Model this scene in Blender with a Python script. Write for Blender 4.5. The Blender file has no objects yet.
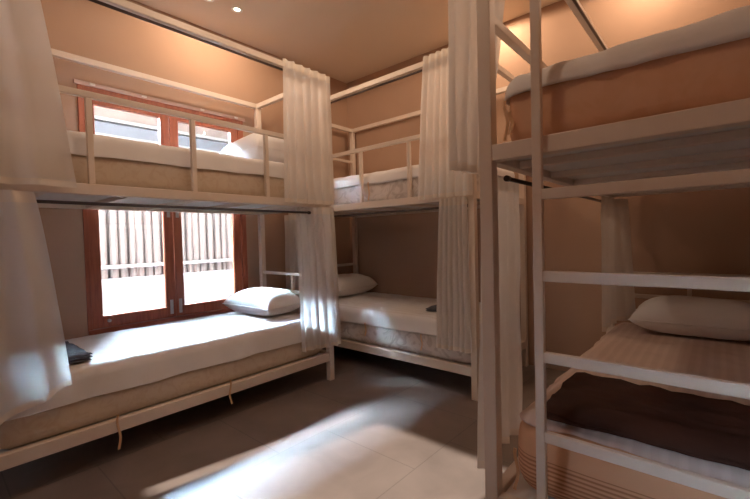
import bpy, bmesh, math, random
from mathutils import Vector, Matrix, noise

random.seed(7)
sc = bpy.context.scene
COL = sc.collection
PI = math.pi

# ------------------------------------------------------------------ materials
def lin(c):
    def f(v):
        v /= 255.0
        return v / 12.92 if v <= 0.04045 else ((v + 0.055) / 1.055) ** 2.4
    return (f(c[0]), f(c[1]), f(c[2]), 1.0)

def newmat(name):
    m = bpy.data.materials.new(name)
    m.use_nodes = True
    nt = m.node_tree
    b = nt.nodes.get('Principled BSDF')
    return m, nt, b

def N(nt, t, **kw):
    n = nt.nodes.new(t)
    for k, v in kw.items():
        setattr(n, k, v)
    return n

def plain(name, c, rough=0.6, spec=0.3, metal=0.0, var=0.06, scale=6.0, bump=0.0, bscale=60.0, stretch=(1, 1, 1)):
    """paint / cloth / metal: base colour with a little blotchy wear and optional grain"""
    m, nt, b = newmat(name)
    tc = N(nt, 'ShaderNodeTexCoord')
    mp = N(nt, 'ShaderNodeMapping'); mp.inputs['Scale'].default_value = stretch
    nt.links.new(tc.outputs['Object'], mp.inputs['Vector'])
    no = N(nt, 'ShaderNodeTexNoise'); no.inputs['Scale'].default_value = scale; no.inputs['Detail'].default_value = 5
    nt.links.new(mp.outputs['Vector'], no.inputs['Vector'])
    ra = N(nt, 'ShaderNodeValToRGB')
    c0 = lin(c)
    ra.color_ramp.elements[0].position = 0.3; ra.color_ramp.elements[1].position = 0.7
    ra.color_ramp.elements[0].color = tuple(x * (1 - var) for x in c0[:3]) + (1,)
    ra.color_ramp.elements[1].color = tuple(min(1, x * (1 + var)) for x in c0[:3]) + (1,)
    nt.links.new(no.outputs['Fac'], ra.inputs['Fac'])
    nt.links.new(ra.outputs['Color'], b.inputs['Base Color'])
    b.inputs['Roughness'].default_value = rough
    b.inputs['Specular IOR Level'].default_value = spec
    b.inputs['Metallic'].default_value = metal
    if bump:
        n2 = N(nt, 'ShaderNodeTexNoise'); n2.inputs['Scale'].default_value = bscale; n2.inputs['Detail'].default_value = 3
        nt.links.new(mp.outputs['Vector'], n2.inputs['Vector'])
        bu = N(nt, 'ShaderNodeBump'); bu.inputs['Strength'].default_value = bump; bu.inputs['Distance'].default_value = 0.01
        nt.links.new(n2.outputs['Fac'], bu.inputs['Height'])
        nt.links.new(bu.outputs['Normal'], b.inputs['Normal'])
    return m

def wood_mat(name, c1, c2, axis='Z'):
    m, nt, b = newmat(name)
    tc = N(nt, 'ShaderNodeTexCoord'); mp = N(nt, 'ShaderNodeMapping')
    s = {'Z': (14, 14, 1.2), 'X': (1.2, 14, 14)}[axis]
    mp.inputs['Scale'].default_value = s
    no = N(nt, 'ShaderNodeTexNoise'); no.inputs['Scale'].default_value = 3; no.inputs['Detail'].default_value = 6; no.inputs['Distortion'].default_value = 0.6
    ra = N(nt, 'ShaderNodeValToRGB')
    ra.color_ramp.elements[0].position = 0.3; ra.color_ramp.elements[1].position = 0.72
    ra.color_ramp.elements[0].color = lin(c1); ra.color_ramp.elements[1].color = lin(c2)
    nt.links.new(tc.outputs['Object'], mp.inputs['Vector']); nt.links.new(mp.outputs['Vector'], no.inputs['Vector'])
    nt.links.new(no.outputs['Fac'], ra.inputs['Fac']); nt.links.new(ra.outputs['Color'], b.inputs['Base Color'])
    b.inputs['Roughness'].default_value = 0.42
    return m

def sheer_mat(name, c, trans=0.35, clear=0.06):
    m = bpy.data.materials.new(name); m.use_nodes = True
    nt = m.node_tree; nt.nodes.clear()
    out = N(nt, 'ShaderNodeOutputMaterial')
    tc = N(nt, 'ShaderNodeTexCoord')
    wv = N(nt, 'ShaderNodeTexNoise'); wv.inputs['Scale'].default_value = 9; wv.inputs['Detail'].default_value = 4
    nt.links.new(tc.outputs['Object'], wv.inputs['Vector'])
    ra = N(nt, 'ShaderNodeValToRGB'); c0 = lin(c)
    ra.color_ramp.elements[0].color = tuple(x * .94 for x in c0[:3]) + (1,); ra.color_ramp.elements[1].color = c0
    nt.links.new(wv.outputs['Fac'], ra.inputs['Fac'])
    d = N(nt, 'ShaderNodeBsdfDiffuse'); t = N(nt, 'ShaderNodeBsdfTranslucent'); tr = N(nt, 'ShaderNodeBsdfTransparent')
    nt.links.new(ra.outputs['Color'], d.inputs['Color']); nt.links.new(ra.outputs['Color'], t.inputs['Color'])
    m1 = N(nt, 'ShaderNodeMixShader'); m1.inputs[0].default_value = trans
    nt.links.new(d.outputs[0], m1.inputs[1]); nt.links.new(t.outputs[0], m1.inputs[2])
    m2 = N(nt, 'ShaderNodeMixShader'); m2.inputs[0].default_value = clear
    nt.links.new(m1.outputs[0], m2.inputs[1]); nt.links.new(tr.outputs[0], m2.inputs[2])
    nt.links.new(m2.outputs[0], out.inputs['Surface'])
    return m

def glass_mat():
    m = bpy.data.materials.new('window_glass'); m.use_nodes = True
    nt = m.node_tree; nt.nodes.clear()
    out = N(nt, 'ShaderNodeOutputMaterial')
    tr = N(nt, 'ShaderNodeBsdfTransparent'); tr.inputs['Color'].default_value = (.93, .96, .97, 1)
    gl = N(nt, 'ShaderNodeBsdfGlossy'); gl.inputs['Roughness'].default_value = 0.02
    fr = N(nt, 'ShaderNodeFresnel'); fr.inputs['IOR'].default_value = 1.4
    mx = N(nt, 'ShaderNodeMixShader')
    nt.links.new(fr.outputs[0], mx.inputs[0]); nt.links.new(tr.outputs[0], mx.inputs[1]); nt.links.new(gl.outputs[0], mx.inputs[2])
    nt.links.new(mx.outputs[0], out.inputs['Surface'])
    return m

def floor_mat():
    m, nt, b = newmat('floor_tiles')
    tc = N(nt, 'ShaderNodeTexCoord')
    mp = N(nt, 'ShaderNodeMapping'); mp.inputs['Location'].default_value = (-0.246, -0.498, 0)
    nt.links.new(tc.outputs['Object'], mp.inputs['Vector'])
    br = N(nt, 'ShaderNodeTexBrick'); br.offset = 0.5; br.squash = 1.0
    br.inputs['Scale'].default_value = 1.0; br.inputs['Brick Width'].default_value = 0.68; br.inputs['Row Height'].default_value = 0.667
    br.inputs['Mortar Size'].default_value = 0.0035; br.inputs['Mortar Smooth'].default_value = 0.1
    br.inputs['Color1'].default_value = (.95, .95, .95, 1); br.inputs['Color2'].default_value = (1.05, 1.03, 1.02, 1)
    br.inputs['Mortar'].default_value = (0.72, 0.72, 0.72, 1)
    nt.links.new(mp.outputs['Vector'], br.inputs['Vector'])
    no = N(nt, 'ShaderNodeTexNoise'); no.inputs['Scale'].default_value = 3.2; no.inputs['Detail'].default_value = 7; no.inputs['Distortion'].default_value = .8
    nt.links.new(tc.outputs['Object'], no.inputs['Vector'])
    ra = N(nt, 'ShaderNodeValToRGB')
    ra.color_ramp.elements[0].position = .3; ra.color_ramp.elements[1].position = .72
    ra.color_ramp.elements[0].color = lin(FLOOR1); ra.color_ramp.elements[1].color = lin(FLOOR2)
    nt.links.new(no.outputs['Fac'], ra.inputs['Fac'])
    mu = N(nt, 'ShaderNodeMix', data_type='RGBA', blend_type='MULTIPLY'); mu.inputs['Factor'].default_value = 1
    nt.links.new(ra.outputs['Color'], mu.inputs[6]); nt.links.new(br.outputs['Color'], mu.inputs[7])
    nt.links.new(mu.outputs[2], b.inputs['Base Color'])
    b.inputs['Roughness'].default_value = 0.5; b.inputs['Specular IOR Level'].default_value = 0.35
    bu = N(nt, 'ShaderNodeBump'); bu.inputs['Strength'].default_value = .3; bu.inputs['Distance'].default_value = .004; bu.invert = True
    nt.links.new(br.outputs['Fac'], bu.inputs['Height']); nt.links.new(bu.outputs['Normal'], b.inputs['Normal'])
    return m

def floral_mat(name, base, pat, scale=16, thresh=.56, amt=.5):
    """printed mattress ticking: pale curling motif on a plain ground"""
    m, nt, b = newmat(name)
    tc = N(nt, 'ShaderNodeTexCoord')
    n1 = N(nt, 'ShaderNodeTexNoise'); n1.inputs['Scale'].default_value = scale; n1.inputs['Detail'].default_value = 1; n1.inputs['Distortion'].default_value = 2.6
    nt.links.new(tc.outputs['Object'], n1.inputs['Vector'])
    ra = N(nt, 'ShaderNodeValToRGB')
    ra.color_ramp.elements[0].position = thresh - .07; ra.color_ramp.elements[1].position = thresh + .07
    ra.color_ramp.elements[0].color = (0, 0, 0, 1); ra.color_ramp.elements[1].color = (amt, amt, amt, 1)
    nt.links.new(n1.outputs['Fac'], ra.inputs['Fac'])
    mx = N(nt, 'ShaderNodeMix', data_type='RGBA')
    mx.inputs[6].default_value = lin(base); mx.inputs[7].default_value = lin(pat)
    nt.links.new(ra.outputs['Color'], mx.inputs['Factor'])
    nt.links.new(mx.outputs[2], b.inputs['Base Color'])
    b.inputs['Roughness'].default_value = .8; b.inputs['Specular IOR Level'].default_value = .15
    return m

def stripe_mat(name, c1, c2, axis, freq, width=.5, bump=0.0, zmax=None):
    """woven stripes across one axis"""
    m, nt, b = newmat(name)
    tc = N(nt, 'ShaderNodeTexCoord'); sp = N(nt, 'ShaderNodeSeparateXYZ')
    nt.links.new(tc.outputs['Object'], sp.inputs[0])
    mu = N(nt, 'ShaderNodeMath', operation='MULTIPLY'); mu.inputs[1].default_value = freq
    nt.links.new(sp.outputs[axis], mu.inputs[0])
    fr = N(nt, 'ShaderNodeMath', operation='FRACT'); nt.links.new(mu.outputs[0], fr.inputs[0])
    ra = N(nt, 'ShaderNodeValToRGB')
    e = ra.color_ramp.elements
    e[0].position = width - .12; e[1].position = width + .12
    e[0].color = lin(c1); e[1].color = lin(c2)
    k = e.new(0.02); k.color = lin(c2); k = e.new(0.16); k.color = lin(c1)
    fac = fr.outputs[0]
    if zmax is not None:
        lt = N(nt, 'ShaderNodeMath', operation='LESS_THAN'); lt.inputs[1].default_value = zmax
        nt.links.new(sp.outputs['Z'], lt.inputs[0])
        sm = N(nt, 'ShaderNodeMix'); sm.inputs[2].default_value = .35
        nt.links.new(lt.outputs[0], sm.inputs[0]); nt.links.new(fac, sm.inputs[3]); fac = sm.outputs[0]
    nt.links.new(fac, ra.inputs['Fac'])
    nt.links.new(ra.outputs['Color'], b.inputs['Base Color'])
    b.inputs['Roughness'].default_value = .75; b.inputs['Specular IOR Level'].default_value = .2
    if bump:
        bu = N(nt, 'ShaderNodeBump'); bu.inputs['Strength'].default_value = bump; bu.inputs['Distance'].default_value = .006
        nt.links.new(ra.outputs['Color'], bu.inputs['Height']); nt.links.new(bu.outputs['Normal'], b.inputs['Normal'])
    return m

def emit_mat(name, c, s):
    m = bpy.data.materials.new(name); m.use_nodes = True
    nt = m.node_tree; nt.nodes.clear()
    out = N(nt, 'ShaderNodeOutputMaterial'); e = N(nt, 'ShaderNodeEmission')
    e.inputs['Color'].default_value = c; e.inputs['Strength'].default_value = s
    nt.links.new(e.outputs[0], out.inputs['Surface'])
    return m

FLOOR1, FLOOR2 = (114, 101, 94), (132, 118, 110)
M = {
    'wall': plain('wall_paint_taupe', (178, 148, 126), .8, .2, var=.03, scale=2.2, bump=.05, bscale=140),
    'ceiling': plain('ceiling_paint', (216, 198, 176), .85, .15, var=.02, scale=1.5),
    'floor': floor_mat(),
    'metal': plain('white_enamel_metal', (222, 208, 194), .38, .45, var=.02, scale=5),
    'board': plain('white_board', (224, 222, 220), .6, .25, var=.03, scale=3),
    'rod': plain('dark_curtain_rod', (84, 74, 70), .35, .5, metal=.5, var=.03),
    'chrome': plain('satin_steel', (190, 190, 195), .3, .5, metal=1.0, var=.03),
    'wood': wood_mat('red_brown_wood', (132, 66, 44), (168, 92, 62), 'Z'),
    'woodx': wood_mat('red_brown_wood_rail', (132, 66, 44), (168, 92, 62), 'X'),
    'sheet': plain('white_cotton_sheet', (232, 230, 230), .85, .15, var=.02, scale=8, bump=.12, bscale=22),
    'pillow': plain('white_pillowcase', (238, 238, 240), .85, .15, var=.015, scale=7, bump=.15, bscale=16),
    'ticking': floral_mat('peach_ticking', (216, 174, 144), (210, 164, 132), 7, .55, .5),
    'ticking_pale': floral_mat('pale_ticking', (206, 190, 170), (196, 174, 150), 12, .56, .6),
    'ticking_floral': floral_mat('floral_ticking', (210, 202, 196), (172, 160, 152), 8, .56, .6),
    'ribbed': stripe_mat('ribbed_ticking', (214, 168, 134), (172, 124, 92), 'Z', 66, .62, .35, .165),
    'quilt': stripe_mat('striped_sheet', (232, 230, 229), (220, 215, 212), 'X', 22, .86, .15),
    'satin': stripe_mat('satin_stripe_sheet', (214, 194, 184), (207, 186, 176), 'Y', 22, .5),
    'curtain': sheer_mat('sheer_white_curtain', (240, 236, 232), .58, .12),
    'curtain_h': sheer_mat('curtain_header_tape', (236, 228, 218), .22, .02),
    'blanket_g': plain('blue_grey_blanket', (96, 100, 110), .9, .1, var=.2, scale=40, bump=.3, bscale=90),
    'blanket_b': plain('dark_brown_blanket', (66, 40, 32), .8, .2, var=.35, scale=5, bump=.5, bscale=14),
    'tie': plain('cotton_tie', (214, 176, 140), .9, .1),
    'glass': glass_mat(),
    'lintel': plain('pale_lintel', (206, 176, 160), .6, .3, var=.04),
    'stucco': plain('white_garden_wall', (166, 170, 176), .9, .1, var=.04, scale=3, bump=.1, bscale=60),
    'soil': plain('garden_ground', (160, 158, 154), .9, .1, var=.15, scale=4),
    'bamboo': plain('weathered_bamboo', (108, 103, 104), .7, .2, var=.18, scale=3, stretch=(14, 14, 1.5)),
    'bambrail': plain('pale_bamboo_rail', (176, 174, 174), .7, .2, var=.1, scale=5),
    'house': plain('neighbour_plaster', (98, 88, 85), .9, .1, var=.22, scale=5, bump=.2, bscale=30),
    'fascia': plain('neighbour_fascia', (60, 64, 72), .7, .2, var=.1, scale=2, stretch=(1, 1, 8)),
    'ledge': plain('neighbour_ledge', (150, 150, 150), .7, .2),
    'door': wood_mat('door_wood', (110, 60, 36), (142, 84, 52), 'Z'),
    'lens': emit_mat('lamp_lens', (1.0, .86, .68, 1), 3.0),
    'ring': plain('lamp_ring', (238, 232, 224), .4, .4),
}

# ------------------------------------------------------------------ helpers
def add_box(bm, lo, hi, bev=0.0):
    lo = Vector(lo); hi = Vector(hi)
    a = Vector((min(lo.x, hi.x), min(lo.y, hi.y), min(lo.z, hi.z))); b = Vector((max(lo.x, hi.x), max(lo.y, hi.y), max(lo.z, hi.z)))
    r = bmesh.ops.create_cube(bm, size=1.0)
    vs = r['verts']
    for v in vs:
        v.co = Vector(((v.co.x + .5) * (b.x - a.x) + a.x, (v.co.y + .5) * (b.y - a.y) + a.y, (v.co.z + .5) * (b.z - a.z) + a.z))
    if bev > 0:
        es = list({e for v in vs for e in v.link_edges})
        bmesh.ops.bevel(bm, geom=es, offset=bev, offset_type='OFFSET', segments=2, profile=.5, affect='EDGES')

def add_tube(bm, p0, p1, r, seg=14):
    p0 = Vector(p0); p1 = Vector(p1); d = p1 - p0
    m = Matrix.Translation((p0 + p1) / 2) @ d.to_track_quat('Z', 'Y').to_matrix().to_4x4()
    bmesh.ops.create_cone(bm, cap_ends=True, segments=seg, radius1=r, radius2=r, depth=d.length, matrix=m)

def add_strip(bm, pts, w_dir, w, th):
    """a narrow ribbon following pts: a rectangular section swept along them"""
    rings = []
    wd = Vector(w_dir).normalized()
    for i, p in enumerate(pts):
        p = Vector(p)
        t = (Vector(pts[min(i + 1, len(pts) - 1)]) - Vector(pts[max(i - 1, 0)])).normalized()
        n = t.cross(wd).normalized()
        rings.append([bm.verts.new(p + wd * a * w / 2 + n * b * th / 2) for a, b in ((-1, -1), (1, -1), (1, 1), (-1, 1))])
    for a, b in zip(rings, rings[1:]):
        for k in range(4):
            bm.faces.new((a[k], a[(k + 1) % 4], b[(k + 1) % 4], b[k]))
    bm.faces.new(rings[0]); bm.faces.new(rings[-1][::-1])

def obj(name, bm, mat, parent=None, smooth=False, origin=None):
    """bm is in world coordinates; the mesh is moved to the parent's frame"""
    bmesh.ops.recalc_face_normals(bm, faces=bm.faces[:])
    off = Vector((0, 0, 0))
    if parent is not None:
        off = base_of(parent)
    elif origin is not None:
        off = Vector(origin)
    for v in bm.verts:
        v.co -= off
    me = bpy.data.meshes.new(name); bm.to_mesh(me); bm.free()
    me.materials.append(M[mat] if isinstance(mat, str) else mat)
    if smooth:
        for p in me.polygons:
            p.use_smooth = True
    o = bpy.data.objects.new(name, me); COL.objects.link(o)
    if parent is not None:
        o.parent = parent
    elif origin is not None:
        o.location = off
    return o

def base_of(o):
    v = Vector((0, 0, 0))
    while o is not None:
        v += Vector(o.location); o = o.parent
    return v

def tag(o, label, cat, group=None):
    o['label'] = label; o['category'] = cat
    if group: o['group'] = group
    return o

def thing(name, label, cat, loc, group=None):
    o = bpy.data.objects.new(name, None); COL.objects.link(o)
    o.empty_display_size = .1
    o.location = loc
    return tag(o, label, cat, group)

def struct(name, bm, mat, parent=None):
    o = obj(name, bm, mat, parent)
    if parent is None: o['kind'] = 'structure'
    return o

def boxbm(*boxes, bev=0.0):
    bm = bmesh.new()
    for lo, hi in boxes:
        add_box(bm, lo, hi, bev)
    return bm

# ------------------------------------------------------------------ dimensions (metres), camera at x = y = 0
XW, YW, ZC = 3.573, 3.50, 3.10          # far right wall, window wall, ceiling
XB, YN = -1.60, -0.42                   # wall behind the camera, wall on the camera's right
ZT, ZD, ZG, ZR = 2.478, 1.458, 1.945, 0.198   # canopy rail, upper deck, guard rail, lower rail
L, W = 2.06, 0.945                      # tube centres
T = 0.024                               # half tube

# ------------------------------------------------------------------ room shell
struct('floor', boxbm(((XB - .15, YN - .15, -.12), (XW + .15, YW + .15, 0))), 'floor')
struct('ceiling', boxbm(((XB - .15, YN - .15, ZC), (XW + .15, YW + .15, ZC + .15))), 'ceiling')
struct('wall_right', boxbm(((XW, YN - .15, 0), (XW + .15, YW + .15, ZC))), 'wall')
struct('wall_near', boxbm(((XB, YN - .15, 0), (XW, YN, ZC))), 'wall')
WX0, WX1, WZ0, WZ1 = .80, 2.115, .515, 2.335
struct('wall_left', boxbm(((XB, YW, 0), (WX0, YW + .15, ZC)), ((WX1, YW, 0), (XW, YW + .15, ZC)),
                          ((WX0, YW, 0), (WX1, YW + .15, WZ0)), ((WX0, YW, WZ1), (WX1, YW + .15, ZC))), 'wall')
# doorway and a narrow side light in the wall behind the camera: the daylight on the floor comes through them
DY0, DY1, SY0, SY1, DZ = 1.36, 2.27, 2.39, 2.50, 2.10
struct('wall_back', boxbm(((XB - .15, YN - .15, 0), (XB, DY0, ZC)), ((XB - .15, DY1, 0), (XB, SY0, ZC)), ((XB - .15, SY1, 0), (XB, YW + .15, ZC)),
                          ((XB - .15, DY0, DZ), (XB, DY1, ZC)), ((XB - .15, SY0, DZ), (XB, SY1, ZC))), 'wall')
struct('trim_1', boxbm(((XB - .16, DY0 - .05, 0), (XB + .012, DY0, DZ + .05)), ((XB - .16, DY1, 0), (XB + .012, DY1 + .05, DZ + .05)),
                       ((XB - .16, DY0, DZ), (XB + .012, DY1, DZ + .05))), 'door')

# window: one tall pair of casements behind the left bunk
def window():
    y0, y1 = YW - .012, YW + .07
    fr = struct('window_1', boxbm(((WX0, y0, WZ0), (WX0 + .03, y1, WZ1)), ((WX1 - .05, y0, WZ0), (WX1, y1, WZ1)),
                                  ((WX0 + .03, y0, WZ1 - .045), (WX1 - .05, y1, WZ1)), bev=.003), 'wood')
    struct('sill', boxbm(((WX0 - .0, YW - .035, WZ0), (WX1, y1, WZ0 + .032)), bev=.005), 'woodx', fr)
    zb, zt = WZ0 + .034, WZ1 - .047
    xm = 1.434
    for k, (a, b) in enumerate(((WX0 + .032, xm - .002), (xm + .002, WX1 - .052))):
        ya, yb = YW + .005, YW + .05
        s = obj('sash', boxbm(((a, ya, zb), (a + .07, yb, zt)), ((b - .07, ya, zb), (b, yb, zt)),
                              ((a + .07, ya, zb), (b - .07, yb, zb + .085)), ((a + .07, ya, zt - .07), (b - .07, yb, zt)), bev=.003), 'wood', fr)
        obj('pane', boxbm(((a + .066, ya + .02, zb + .08), (b - .066, ya + .026, zt - .066))), 'glass', s)
        # steel shoot bolts at foot and middle of the meeting stiles
        bx = b - .034 if k == 0 else a + .034
        for zc, h in ((.635, .06), (1.44, .05)):
            bm = bmesh.new()
            add_box(bm, (bx - .013, ya - .006, zc - h), (bx + .013, ya - .0005, zc + h), .002)
            add_tube(bm, (bx, ya - .012, zc - h * .8), (bx, ya - .012, zc + h * .8), .006, 10)
            add_tube(bm, (bx, ya - .012, zc + .01), (bx, ya - .03, zc + .01), .005, 8)
            obj('shoot_bolt', bm, 'chrome', s)
        if k == 0:
            bm = bmesh.new()
            add_tube(bm, (.938, ya - .001, .598), (.938, ya - .02, .598), .012, 14)
            add_tube(bm, (.938, ya - .02, .598), (.938, ya - .026, .598), .008, 12)
            obj('stay_knob', bm, 'chrome', s)
    # pale strip over the frame, with four small blocks modelled for lamp glints
    l = struct('lintel_strip', boxbm(((WX0 - .02, YW - .02, WZ1), (WX1 + .02, YW - .0005, WZ1 + .028)), bev=.003), 'lintel', fr)
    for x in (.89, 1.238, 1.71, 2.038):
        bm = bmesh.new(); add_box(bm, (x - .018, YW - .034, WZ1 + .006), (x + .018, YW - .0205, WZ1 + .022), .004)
        obj('glint_block', bm, 'ring', l)
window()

# ------------------------------------------------------------------ outside the window
struct('ground_outside', boxbm(((-4, YW + .16, -.12), (8, 9, 0)), ((-6, -3, -.12), (XB - .16, 6, -.001))), 'soil')
struct('wall_sky_block', boxbm(((-4.2, -2.5, 0), (-4.0, 5.5, 2.70)), ((-4.0, 3.25, 0), (XB - .16, 3.4, 3.3))), 'house')  # unseen walls added to block sky light through the doorway
struct('wall_outside', boxbm(((-3, 5.0, 0), (7, 5.15, .80)), bev=.01), 'stucco')
fence = thing('bamboo_fence', 'weathered bamboo fence standing on the white wall outside the window', 'fence', (2, 5.07, .80))
bm = bmesh.new(); x = -1.2
while x < 5.2:
    w = random.uniform(.032, .05)
    h = 2.02 + random.uniform(-.05, .05)
    add_tube(bm, (x, 5.075 + random.uniform(-.008, .008), .80), (x + random.uniform(-.01, .01), 5.075, h), w, 8)
    x += 2 * w + random.choice((.004, .006, .012, .022))
obj('bamboo_panel', bm, 'bamboo', fence, smooth=False)
for z in (.93, 1.75):
    bm = bmesh.new(); add_tube(bm, (-1.2, 5.0, z), (5.2, 5.0, z), .02, 10); obj('rail', bm, 'bambrail', fence, smooth=True)
house = thing('neighbouring_house', 'pale plastered house seen through the top of the window panes', 'house', (2, 6.2, 0))
obj('wall', boxbm(((-3, 6.2, 0), (8, 6.5, 3.4))), 'house', house)
obj('fascia', boxbm(((-3, 6.12, 2.40), (8, 6.199, 2.79))), 'fascia', house)
obj('ledge', boxbm(((-3, 6.06, 2.80), (8, 6.199, 2.84)), ((-3, 6.08, 2.60), (8, 6.119, 2.63))), 'ledge', house)

# ------------------------------------------------------------------ bunk frames
class Bed:
    pass

def bunk(label, P, guard_posts, rod_low, rod_up, ladder=None, head_upper=True):
    """P maps (along, across from the aisle side, up) to the room"""
    o = P(L / 2, W / 2, 0)
    root = thing('bunk_bed', label, 'bunk bed', o, 'white metal bunk beds')
    def bx(name, a, b, mat='metal', par=root, bev=.003):
        bm = bmesh.new(); add_box(bm, P(*a), P(*b), bev); return obj(name, bm, mat, par)
    for l in (0, L):
        for w in (0, W):
            bx('post', (l - T, w - T, 0), (l + T, w + T, ZT + T))
    e = T + .0005
    for w in (0, W):
        bx('lower_side_rail', (e, w - .02, .165), (L - e, w + .02, .231))
        bx('upper_side_rail', (e, w - .022, ZD - .028), (L - e, w + .022, ZD + .028))
        bx('canopy_rail', (e, w - .021, ZT - .021), (L - e, w + .021, ZT + .021))
    for l in (0, L):
        bx('lower_end_rail', (l - .02, e, .165), (l + .02, W - e, .231))
        bx('upper_end_rail', (l - .022, e, ZD - .028), (l + .022, W - e, ZD + .028))
        bx('canopy_rail', (l - .021, e, ZT - .021), (l + .021, W - e, ZT + .021))
    # decks: white board on cross bars
    for nm, z in (('lower_deck', ZR), ('upper_deck', ZD)):
        d = bx(nm, (.023, .023, z + .004), (L - .023, W - .023, z + .016), 'board')
        for k in range(5):
            l = .25 + k * (L - .5) / 4
            bx('cross_bar', (l - .016, .0225, z - .024), (l + .016, W - .0225, z + .0035), 'metal', d)
    # guard rail on the aisle side
    g = bx('guard_rail', (e, -.016, ZG - .016), (L - e, .016, ZG + .016))
    for l in guard_posts:
        bx('guard_post', (l - .014, -.014, ZD + .0285), (l + .014, .014, ZG - .0165), 'metal', g)
    # head end: two bars and a short upright
    h = bx('headboard', (L - .014, e, .851), (L + .014, W - e, .879))
    bx('headboard_bar', (L - .014, e, .69), (L + .014, W - e, .718), 'metal', h)
    bx('headboard_upright', (L - .012, W / 2 - .012, .7185), (L + .012, W / 2 + .012, .8505), 'metal', h)
    if head_upper:
        bx('upper_headboard', (L - .014, e, 2.086), (L + .014, W - e, 2.114))
    # rods
    for (a, b, z, yo, r) in ((rod_low[0], rod_low[1], 1.385, rod_low[2], .0085), (rod_up[0], rod_up[1], 2.436, rod_up[2], .0085)):
        bm = bmesh.new(); add_tube(bm, P(a, yo, z), P(b, yo, z), r); rd = obj('curtain_rod', bm, 'rod', root, True)
        for q, s in ((a, -1), (b, 1)):
            bm = bmesh.new(); add_tube(bm, P(q, yo, z), P(q + s * .02, yo, z), .012); obj('end_cap', bm, 'rod', rd)
    if ladder:
        w0, w1, rungs = ladder
        lw = .015
        ld = bx('ladder', (-.016, w0 - lw, 0), (.016, w0 + lw, ZD - .03))
        # the rails pass in front of the deck rail and run on up to the canopy
        bpy.data.objects.remove(ld)
        la = bx('ladder', (-.046, w0 - lw, 0), (-.0225, w0 + lw, ZT - .03), 'metal', root)
        bx('ladder_rail', (-.046, w1 - lw, 0), (-.0225, w1 + lw, ZT - .03), 'metal', la)
        for z in rungs:
            bx('rung', (-.044, w1 + lw + .0005, z - .017), (-.0225, w0 - lw - .0005, z + .017), 'metal', la, .003)
    return root

AX, AY = .168, 2.460
BX, BY = 2.578, 1.317
CX, CY = 1.356, 0.628
PA = lambda l, w, z: Vector((AX + l, AY + w, z))
PB = lambda l, w, z: Vector((BX + w, BY + l, z))
PC = lambda l, w, z: Vector((CX + l, CY - w, z))
bunk('white metal bunk bed along the wooden window, two guard-rail bays showing', PA, (.44, .975, 1.50), (.1, 1.86, -.012), (.1, 2.0, -.012))
bunk('white metal bunk bed in the far corner, end-on to the window wall', PB, (.54, 1.058, 1.58), (.05, 2.0, -.012), (.1, 2.0, -.012))
bunk('white metal bunk bed with ladder across its foot, closest to the viewer', PC, (.7, 1.35), (.15, 1.95, .012), (.1, 2.0, .03), (.184, W - .171, (1.296, 1.033, .770, .508)))

# ------------------------------------------------------------------ soft goods
def rounded_box(lo, hi, r, n=(40, 20, 8), bulge=.015, nz=.006, seed=0, sag=0.0):
    bm = bmesh.new()
    lo = Vector(lo); hi = Vector(hi); c = (lo + hi) / 2; h = (hi - lo) / 2
    h = Vector((abs(h.x), abs(h.y), abs(h.z)))
    def grid(ax, sgn):
        u, v = [(1, 2), (2, 0), (0, 1)][ax]
        nu, nv = n[u], n[v]
        rows = []
        for i in range(nu + 1):
            row = []
            for j in range(nv + 1):
                p = Vector((0, 0, 0)); p[ax] = sgn * h[ax]
                # denser rows near the edges
                def ea(t):
                    t = 2 * t - 1; return math.copysign(abs(t) ** .8, t)
                p[u] = ea(i / nu) * h[u]; p[v] = ea(j / nv) * h[v]
                row.append(bm.verts.new(p))
            rows.append(row)
        for i in range(nu):
            for j in range(nv):
                bm.faces.new((rows[i][j], rows[i + 1][j], rows[i + 1][j + 1], rows[i][j + 1]))
    for ax in range(3):
        for s in (-1, 1):
            grid(ax, s)
    bmesh.ops.remove_doubles(bm, verts=bm.verts[:], dist=1e-5)
    for v in bm.verts:
        p = v.co
        q = Vector([max(-(h[i] - r), min(h[i] - r, p[i])) for i in range(3)])
        d = p - q
        if d.length > 1e-9:
            # rounded edge
            k = max(abs(d.x), abs(d.y), abs(d.z))
            p = q + d.normalized() * min(r, k * 1.0 if d.length <= k * 1.0001 else r)
        fx, fy = 1 - (p.x / h.x) ** 2, 1 - (p.y / h.y) ** 2
        fz = (p.z + h.z) / (2 * h.z)
        top = max(0, fx) ** .5 * max(0, fy) ** .5
        p = p.copy()
        p.z += (bulge * top - sag * top) * fz
        side = 1 - (2 * fz - 1) ** 2
        if abs(q.x) >= h.x - r - 1e-6: p.x += math.copysign(.005 * side, p.x)
        if abs(q.y) >= h.y - r - 1e-6: p.y += math.copysign(.005 * side, p.y)
        nn = noise.noise(Vector((p.x * 4 + seed * 3.1, p.y * 4, p.z * 5))) * nz + noise.noise(Vector((p.x * 13, p.y * 11 + seed, p.z * 12))) * nz * .5
        dirv = Vector((p.x / h.x ** 1, p.y / h.y, p.z / h.z)); m = max(abs(dirv.x), abs(dirv.y), abs(dirv.z))
        dd = Vector([(dirv[i] if abs(dirv[i]) > m * .9 else 0) for i in range(3)])
        if dd.length > 0 and fz > .08: p += dd.normalized() * nn
        v.co = p + c
    return bm

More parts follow.
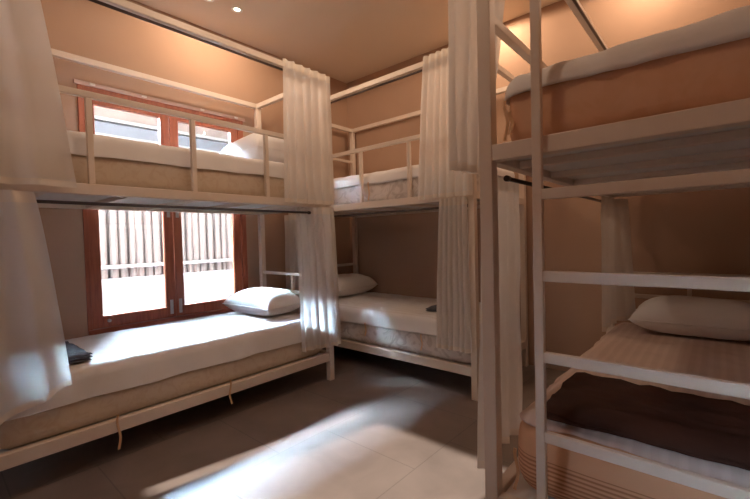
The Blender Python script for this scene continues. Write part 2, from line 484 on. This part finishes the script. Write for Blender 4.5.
def mattress(label, lo, hi, hem, side_mat, sheet_mat, ties=(), r=.05, seed=0, bulge=.012, tie_dir=(0, -1, 0), nz=.006):
    c = ((lo[0] + hi[0]) / 2, (lo[1] + hi[1]) / 2, lo[2])
    root = thing('mattress', label, 'mattress', c, 'mattresses on the bunks')
    bm = rounded_box(lo, hi, r, bulge=bulge, seed=seed, nz=nz)
    core = obj('ticking_core', bm, side_mat, root, True)
    # piping around the lower and upper edge of the core is hidden by the sheet at the top; only the bottom one shows
    g = .007
    lo2 = (lo[0] - g, lo[1] - g, lo[2]); hi2 = (hi[0] + g, hi[1] + g, hi[2] + g)
    bm = rounded_box(lo2, hi2, r, n=(90, 46, 14), bulge=bulge, seed=seed, nz=nz)
    bmesh.ops.bisect_plane(bm, geom=bm.verts[:] + bm.edges[:] + bm.faces[:], plane_co=(0, 0, hem), plane_no=(0, 0, -1), clear_outer=True)
    for v in bm.verts:
        k = max(0, 1 - (v.co.z - hem) / .11)
        s = v.co.x * 1.0 + v.co.y * 1.3
        cx, cy = v.co.x - c[0], v.co.y - c[1]
        hx, hy = (hi[0] - lo[0]) / 2, (hi[1] - lo[1]) / 2
        wob = .004 * k * math.sin(s * 26 + 3 * noise.noise(Vector((s * 3, seed, 0)))) + .004 * k
        if abs(cx) / hx > abs(cy) / hy: v.co.x += math.copysign(abs(wob), cx)
        else: v.co.y += math.copysign(abs(wob), cy)
        if k > .9: v.co.z += .012 * noise.noise(Vector((v.co.x * 4, v.co.y * 4, seed)))
        # fine gathers running over the top edge
        if hi[2] - v.co.z < .05:
            v.co.z += .005 * noise.noise(Vector((v.co.x * 19, v.co.y * 19, seed)))
    sh = obj('fitted_sheet', bm, sheet_mat, root, True)
    sm = sh.modifiers.new('thickness', 'SOLIDIFY'); sm.thickness = .003; sm.offset = 1
    for pts in ties:
        bm = bmesh.new(); add_strip(bm, pts, (1, 0, 0) if abs(tie_dir[1]) > .5 else (0, 1, 0), .011, .003)
        obj('tie', bm, 'tie', root)
    return root

def pillow(label, c, dims, rot, seed=0, mat='pillow'):
    """dims: length, width, height; lies on z = c[2]; rot about z"""
    bm = bmesh.new(); n = 36; m = 28
    a, b, hh = dims[0] / 2, dims[1] / 2, dims[2]
    R = Matrix.Rotation(rot, 3, 'Z')
    top, bot = {}, {}
    for i in range(n + 1):
        for j in range(m + 1):
            u = -math.cos(PI * i / n); v = -math.cos(PI * j / m)
            u = .5 * u + .5 * (2 * i / n - 1); v = .5 * v + .5 * (2 * j / m - 1)
            px = a * u * (1 - .075 * (1 - v * v)); py = b * v * (1 - .085 * (1 - u * u))
            px = a * u * (1 - .055 * (1 - abs(v) ** 2)) ; py = b * v * (1 - .08 * (1 - abs(u) ** 2))
            f = ((1 - abs(u) ** 3) * (1 - abs(v) ** 3)) ** .46
            wr = noise.noise(Vector((u * 2.2 + seed, v * 2.2, 1))) * .012 + noise.noise(Vector((u * 7 + seed, v * 5, 4))) * .005 * (1 - f * .5)
            zt = hh * .36 + hh * .64 * f + wr * min(1, f * 2.5)
            zb = hh * .36 - hh * .36 * min(1, f * 1.25)
            for dct, z in ((top, zt), (bot, zb)):
                if dct is bot and (i in (0, n) or j in (0, m)):
                    bot[i, j] = top[i, j]; continue
                dct[i, j] = bm.verts.new(R @ Vector((px, py, 0)) + Vector((c[0], c[1], c[2] + max(z, 0))))
    for i in range(n):
        for j in range(m):
            for d in (top, bot):
                bm.faces.new((d[i, j], d[i + 1, j], d[i + 1, j + 1], d[i, j + 1]))
    o = obj('pillow', bm, mat, None, True, origin=c)
    tag(o, label, 'pillow', 'white pillows')
    # flanged seam
    bm = bmesh.new()
    ring = [top[i, 0] if False else None for i in range(0)]
    pts = []
    def edge(u, v):
        px = a * u * (1 - .055 * (1 - abs(v) ** 2)); py = b * v * (1 - .08 * (1 - abs(u) ** 2))
        return R @ Vector((px, py, 0)) + Vector((c[0], c[1], c[2] + hh * .36))
    K = 20
    for i in range(K): pts.append(edge(-1 + 2 * i / K, -1))
    for i in range(K): pts.append(edge(1, -1 + 2 * i / K))
    for i in range(K): pts.append(edge(1 - 2 * i / K, 1))
    for i in range(K): pts.append(edge(-1, 1 - 2 * i / K))
    vs = []
    for i, p in enumerate(pts):
        t = (pts[(i + 1) % len(pts)] - pts[i - 1]).normalized(); nn = t.cross(Vector((0, 0, 1)))
        vs.append([bm.verts.new(p + nn * .004 * math.cos(q) + Vector((0, 0, .004 * math.sin(q)))) for q in (0, 1.57, 3.14, 4.71)])
    for i in range(len(vs)):
        A_, B_ = vs[i], vs[(i + 1) % len(vs)]
        for k in range(4): bm.faces.new((A_[k], A_[(k + 1) % 4], B_[(k + 1) % 4], B_[k]))
    s = obj('seam', bm, mat, o, True)
    return o

def curtain(label, top, bot, z0, z1, pleats, amp=(.022, .035), seed=0, head=.055, hem_slope=0.0, mat='curtain', sag=None):
    """top/bot: plan polylines [(x, y), ...]; hangs from z0 to z1"""
    rnd = random.Random(seed)
    def along(pl, s):
        pl = [Vector((p[0], p[1])) for p in pl]
        ls = [(b - a).length for a, b in zip(pl, pl[1:])]; tot = sum(ls); d = s * tot
        for a, b, l in zip(pl, pl[1:], ls):
            if d <= l + 1e-9: return a.lerp(b, d / l if l else 0)
            d -= l
        return pl[-1]
    def nrm(pl, s):
        a, b = along(pl, max(0, s - .06)), along(pl, min(1, s + .06)); t = (b - a).normalized()
        return Vector((t.y, -t.x)), t
    ph = [rnd.uniform(-.5, .5) for _ in range(pleats + 2)]
    am = [rnd.uniform(.65, 1.2) for _ in range(pleats + 2)]
    def pos(s, t):
        x = s * pleats; k = int(x); f = x - k
        A_ = am[k] * (1 - f) + am[k + 1] * f; P_ = ph[k] * (1 - f) + ph[k + 1] * f
        a = (amp[0] * (1 - t) + amp[1] * t) * A_
        w = math.sin(2 * PI * x + P_ * t * 1.6)
        w2 = .35 * math.sin(4 * PI * x * .73 + seed + t * 1.2)
        tt = t ** .8
        p = along(top, s).lerp(along(bot, s), tt)
        n1, t1 = nrm(top, s)
        p = p + n1 * a * (w + w2 * .6) + t1 * a * .35 * math.cos(2 * PI * x + P_)
        z = z0 + (z1 + hem_slope * (s - .5) - z0) * t
        p = p + n1 * .008 * noise.noise(Vector((s * 3, t * 3, seed)))
        return Vector((p.x, p.y, z))
    ns = pleats * 16; nt = 34
    c0 = along(top, .5)
    org = Vector((c0.x, c0.y, z1))
    def sheet(t0, t1, nt_, off=0, off_z=0):
        bm = bmesh.new(); g = []
        for j in range(nt_ + 1):
            t = t0 + (t1 - t0) * j / nt_; row = []
            for i in range(ns + 1):
                row.append(bm.verts.new(pos(i / ns, t)))
            g.append(row)
        for j in range(nt_):
            for i in range(ns):
                bm.faces.new((g[j][i], g[j + 1][i], g[j + 1][i + 1], g[j][i + 1]))
        return bm
    th = head / (z0 - z1)
    tb = 1 - .03 / (z0 - z1)
    o = obj('curtain', sheet(th, tb, nt), mat, None, True, origin=org)
    tag(o, label, 'curtain', 'sheer white bunk curtains')
    obj('header_tape', sheet(0, th, 3), 'curtain_h', o, True)
    obj('hem', sheet(tb, 1, 2), 'curtain_h', o, True)
    return o

# --- mattresses
zb_l, zb_u = .2155, 1.4755
def tie_pts(x, y, z0, z1, ax):
    pts = []
    for k in range(9):
        t = k / 8; z = z0 + (z1 - z0) * t
        o = .006 * math.sin(t * 7 + x * 5)
        pts.append((x + o, y + .003 * math.sin(t * 5), z) if ax == 'x' else (x + .003 * math.sin(t * 5), y + o, z))
    return pts
mattress('mattress with smooth white sheet on the lower bunk beside the window', (AX + .04, AY + .04, zb_l), (AX + L - .045, AY + W - .045, .525), .372,
         'ticking_pale', 'sheet', [tie_pts(.675, AY - .026, .26, .075, 'x'), tie_pts(1.319, AY - .026, .26, .105, 'x')], seed=1)
mattress('mattress with white sheet on the upper bunk in front of the window', (AX + .05, AY + .05, zb_u), (AX + L - .05, AY + W - .05, 1.745), 1.642,
         'ticking_pale', 'sheet', seed=2, bulge=.03, r=.035)
mattress('mattress with striped white sheet on the lower bunk in the far corner', (BX + .04, BY + .045, zb_l), (BX + W - .045, BY + L - .045, .53), .40,
         'ticking_floral', 'quilt', [tie_pts(BX + .018, 2.39, .42, .30, 'y'), tie_pts(BX + .018, 1.79, .40, .27, 'y')], seed=3, tie_dir=(-1, 0, 0), nz=.008)
mattress('mattress with white sheet on the upper bunk in the far corner', (BX + .05, BY + .05, zb_u), (BX + W - .05, BY + L - .05, 1.735), 1.645,
         'ticking_floral', 'sheet', [tie_pts(BX + .018, 2.31, 1.66, 1.50, 'y')], seed=4, tie_dir=(-1, 0, 0), bulge=.02)
mattress('mattress with satin-striped sheet and ribbed side on the lower bunk behind the ladder', (CX + .05, CY - W + .045, zb_l), (CX + L - .045, CY - .045, .515), .485,
         'ribbed', 'satin', seed=5, r=.10, tie_dir=(-1, 0, 0), ties=[tie_pts(CX + .03, .555, .40, .25, 'y')])
mattress('mattress with white sheet over peach side on the upper bunk above the ladder', (CX + .042, CY - W + .045, zb_u), (CX + L - .045, CY - .055, 1.725), 1.655,
         'ticking', 'sheet', [tie_pts(CX + .02, .568, 1.64, 1.50, 'y'), tie_pts(CX + .018, .55, 1.60, 1.52, 'y')], seed=6, bulge=.025, tie_dir=(-1, 0, 0), nz=.01)

# --- pillows
pillow('plump white pillow on the window bunk, lower level, by its headboard', (1.95, 2.99, .556), (.38, .64, .21), 0.05, 1)
pillow('white pillow by the wall at the head of the far corner lower bunk', (3.13, 3.15, .562), (.66, .38, .22), 0.06, 2)
pillow('pinkish white pillow on the lower bunk behind the ladder', (3.10, .10, .548), (.40, .68, .21), 0.03, 3)
pillow('white pillow on the upper bunk in front of the window', (1.94, 2.98, 1.80), (.42, .70, .26), -.04, 4)

# --- blankets
def blanket(name, label, cx, cy, z, dx, dy, layers, mat, seed=0, th=.012, rag=.012, rot=0.0, drape=None):
    root = thing(name, label, 'blanket', (cx, cy, z), None)
    R = Matrix.Rotation(rot, 3, 'Z')
    for k in range(layers):
        bm = bmesh.new(); n, m = 44, 26
        g = {}
        for s in (0, 1):
            for i in range(n + 1):
                for j in range(m + 1):
                    u, v = 2 * i / n - 1, 2 * j / m - 1
                    ed = min(1, (1 - max(abs(u), abs(v))) * 14)
                    x = u * dx / 2 + rag * noise.noise(Vector((v * 1.6, seed + k, u)))
                    y = v * dy / 2 + rag * noise.noise(Vector((u * 1.6, seed + k + 9, v)))
                    w = noise.noise(Vector((u * dx * 5 + seed, v * dy * 7, k * .35))) * .012 + noise.noise(Vector((u * dx * 15, v * dy * 13 + seed, k * .3))) * .006
                    zz = k * th * 1.02 + (th * .5 + (.5 if s else -.5) * th * math.sqrt(max(.05, ed))) + max(w, -.006) * (.25 + .75 * (k + s) / layers)
                    p = R @ Vector((x, y, 0))
                    zz = max(zz, 0.0)
                    if drape is not None and cx + p.x < drape[0]:
                        dd = min(drape[0] - cx - p.x, drape[1] * .97); zz -= drape[1] - math.sqrt(drape[1] ** 2 - dd * dd)
                    g[s, i, j] = bm.verts.new((cx + p.x, cy + p.y, z + zz))
        for i in range(n):
            for j in range(m):
                bm.faces.new([g[1, a, b] for a, b in ((i, j), (i + 1, j), (i + 1, j + 1), (i, j + 1))])
                bm.faces.new([g[0, a, b] for a, b in ((i, j), (i, j + 1), (i + 1, j + 1), (i + 1, j))])
        for i in range(n):
            for j in (0, m): bm.faces.new((g[0, i, j], g[0, i + 1, j], g[1, i + 1, j], g[1, i, j]))
        for j in range(m):
            for i in (0, n): bm.faces.new((g[0, i, j], g[0, i, j + 1], g[1, i, j + 1], g[1, i, j]))
        obj('fold', bm, mat, root, True)
    return root
blanket('folded_blanket', 'blue-grey folded blanket at the foot of the window bunk', .46, 2.79, .546, .27, .44, 3, 'blanket_g', 1, .014, .008, .03)
blanket('folded_blanket', 'crumpled dark brown blanket across the foot of the bunk with the ladder', 1.625, .035, .551, .42, .87, 2, 'blanket_b', 5, .013, .010, 0.0, (1.49, .118))
blanket('folded_blanket', 'dark grey cloth corner showing beside the curtain on the far corner bunk', 2.87, 1.74, .556, .22, .24, 2, 'blanket_g', 8, .012, .006, .1)

# --- curtains
yA = AY - .062
curtain('sheer curtain on the upper window bunk, cut by the picture edge', [(-.02, yA), (.385, yA)], [(.0, yA - .01), (.525, yA - .015)], 2.50, 1.455, 3, (.014, .02), 1)
curtain('daylit sheer curtain on the lower window bunk, flaring at its foot end', [(.08, yA - .002), (.36, yA - .002)], [(.0, yA - .03), (.47, yA - .0)], 1.425, .40, 3, (.016, .034), 2, hem_slope=.17)
curtain('sheer curtain gathered at the upper corner post beside the upper window pillow', [(1.79, yA), (2.25, yA)], [(1.765, yA - .01), (2.26, yA - .01)], 2.495, 1.45, 6, (.011, .017), 3)
curtain('long sheer curtain at the lower corner post beside the plump white pillow', [(1.93, AY + .02), (2.06, AY + .012), (2.13, yA + .004), (2.25, yA - .004)], [(1.93, AY - .012), (2.06, AY - .03), (2.13, yA - .012), (2.28, yA - .02)], 1.428, .30, 5, (.009, .016), 4)
xB = BX - .062
curtain('narrow sheer curtain at the head of the far corner lower bunk', [(xB - .01, 3.05), (xB - .01, 3.40)], [(xB - .02, 3.02), (xB - .02, 3.40)], 1.43, .36, 5, (.012, .02), 5)
curtain('pleated sheer curtain at the near end of the far corner upper bunk', [(xB, 1.29), (xB, 1.66)], [(xB - .01, 1.28), (xB - .01, 1.73)], 2.505, 1.452, 7, (.012, .018), 6)
curtain('tightly pleated sheer curtain at the near end of the far corner lower bunk', [(xB, 1.325), (xB, 1.545)], [(xB - .01, 1.30), (xB - .01, 1.59)], 1.445, .35, 6, (.013, .018), 7)
curtain('broad sheer curtain hanging from the upper tier next to the ladder', [(1.24, .715), (1.45, .70), (1.80, .69)], [(1.27, .735), (1.52, .71)], 2.50, 1.412, 4, (.016, .026), 8)
curtain('full sheer curtain below the deck next to the ladder', [(1.44, .69), (1.80, .69)], [(1.38, .705), (1.84, .70)], 1.41, .27, 4, (.011, .018), 9)
curtain('sheer curtain inside the lower bunk behind the ladder, beyond the rungs', [(2.90, .575), (3.24, .565), (3.33, .50)], [(2.80, .56), (3.20, .55), (3.36, .46)], 1.405, .545, 4, (.010, .016), 10)

# ------------------------------------------------------------------ lamps
WARM = (1.0, .72, .50)
def downlight(label, x, y, power, seen=True):
    r = thing('ceiling_downlight', label, 'downlight', (x, y, ZC), 'recessed ceiling downlights')
    bm = bmesh.new()
    # ring with a recessed cup
    seg = 28
    prof = [(.046, -.001), (.046, -.006), (.036, -.008), (.030, -.004)]
    rings = [[bm.verts.new((x + rr * math.cos(2 * PI * k / seg), y + rr * math.sin(2 * PI * k / seg), ZC + zz)) for k in range(seg)] for rr, zz in prof]
    for a, b in zip(rings, rings[1:]):
        for k in range(seg): bm.faces.new((a[k], a[(k + 1) % seg], b[(k + 1) % seg], b[k]))
    obj('ring', bm, 'ring', r, True)
    bm = bmesh.new(); bmesh.ops.create_circle(bm, cap_ends=True, segments=24, radius=.026, matrix=Matrix.Translation((x, y, ZC - .003)))
    obj('lens', bm, 'lens', r)
    l = bpy.data.lights.new('lamp', 'SPOT'); l.energy = power; l.color = WARM; l.spot_size = math.radians(179); l.spot_blend = .12; l.shadow_soft_size = .05
    lo = bpy.data.objects.new('lamp', l); COL.objects.link(lo); lo.parent = r; lo.location = (0, 0, -.04)
downlight('recessed downlight in the ceiling above the window bunk, the brighter of two', 1.818, 3.027, 11)
downlight('recessed downlight in the ceiling at the top picture edge, half cut off', 1.585, 3.05, 6)
downlight('recessed downlight in the ceiling over the far corner bunk', 3.30, 1.50, 13)
downlight('recessed downlight in the ceiling over the head of the ladder bunk', 3.28, .35, 11)
downlight('added fill downlight in the ceiling over the aisle, out of view', .45, 1.0, 12)  # unseen lamp added as warm fill on the ladder bunk's foot
downlight('added fill downlight in the ceiling over the middle of the floor, out of view', 1.5, 1.6, 12)  # second unseen lamp, added to lift the shaded lower bunks and floor

# ------------------------------------------------------------------ daylight
SKY_LOW, SKY_HIGH = .8, 680.0
wd = bpy.data.worlds.new('sky'); sc.world = wd; wd.use_nodes = True
nt = wd.node_tree; bg = nt.nodes['Background']
bg.inputs['Color'].default_value = (.60, .79, 1.0, 1); 
# sky strength shaped by direction to feed the window and dim the doorway
tcw = N(nt, 'ShaderNodeTexCoord'); spw = N(nt, 'ShaderNodeSeparateXYZ'); mrw = N(nt, 'ShaderNodeMapRange')
mrw.interpolation_type = 'SMOOTHSTEP'
mrw.inputs['From Min'].default_value = .36; mrw.inputs['From Max'].default_value = .70
mrw.inputs['To Min'].default_value = SKY_LOW; mrw.inputs['To Max'].default_value = SKY_HIGH
nt.links.new(tcw.outputs['Generated'], spw.inputs[0]); nt.links.new(spw.outputs['Y'], mrw.inputs['Value'])
nt.links.new(mrw.outputs[0], bg.inputs['Strength'])
su = bpy.data.lights.new('sun', 'SUN'); su.energy = 6.5; su.angle = math.radians(.55); su.color = (1.0, .93, .84)
so = bpy.data.objects.new('sun', su); COL.objects.link(so); so.location = (-6, 3, 6)
dirv = Vector((.985, -.172, -math.tan(math.radians(29.6)))).normalized()
so.rotation_euler = dirv.to_track_quat('-Z', 'Y').to_euler()
# portals at the openings guide the sky light
def portal(name, loc, rot, sx, sy):
    l = bpy.data.lights.new(name, 'AREA'); l.shape = 'RECTANGLE'; l.size = sx; l.size_y = sy; l.cycles.is_portal = True
    o = bpy.data.objects.new(name, l); COL.objects.link(o); o.location = loc; o.rotation_euler = rot
portal('window_portal', ((WX0 + WX1) / 2, YW + .16, (WZ0 + WZ1) / 2), (-PI / 2, 0, 0), WX1 - WX0, WZ1 - WZ0)
portal('door_portal', (XB - .16, (DY0 + DY1) / 2, DZ / 2), (0, -PI / 2, 0), DZ, DY1 - DY0)

# ------------------------------------------------------------------ camera
R_ = Vector((0.65468, -0.75549, -0.02532)); U_ = Vector((0.03737, -0.00111, 0.9993)); F_ = Vector((0.75499, 0.65516, -0.02751))
cd = bpy.data.cameras.new('camera'); cd.sensor_width = 36; cd.lens = 397.73 / 750 * 36; cd.clip_start = .05
co = bpy.data.objects.new('camera', cd); COL.objects.link(co)
mw = Matrix.Identity(4)
for i in range(3):
    mw[i][0] = R_[i]; mw[i][1] = U_[i]; mw[i][2] = -F_[i]
mw[0][3], mw[1][3], mw[2][3] = 0, 0, 1.168
co.matrix_world = mw
sc.camera = co

sc.view_settings.view_transform = 'Standard'; sc.view_settings.look = 'None'; sc.view_settings.gamma = 1
sc.view_settings.use_curve_mapping = False
sc.view_settings.exposure = 0.75
sc.cycles.use_denoising = True
sc.cycles.max_bounces = 10; sc.cycles.diffuse_bounces = 6; sc.cycles.transparent_max_bounces = 24; sc.cycles.transmission_bounces = 6
sc.cycles.sample_clamp_indirect = 8
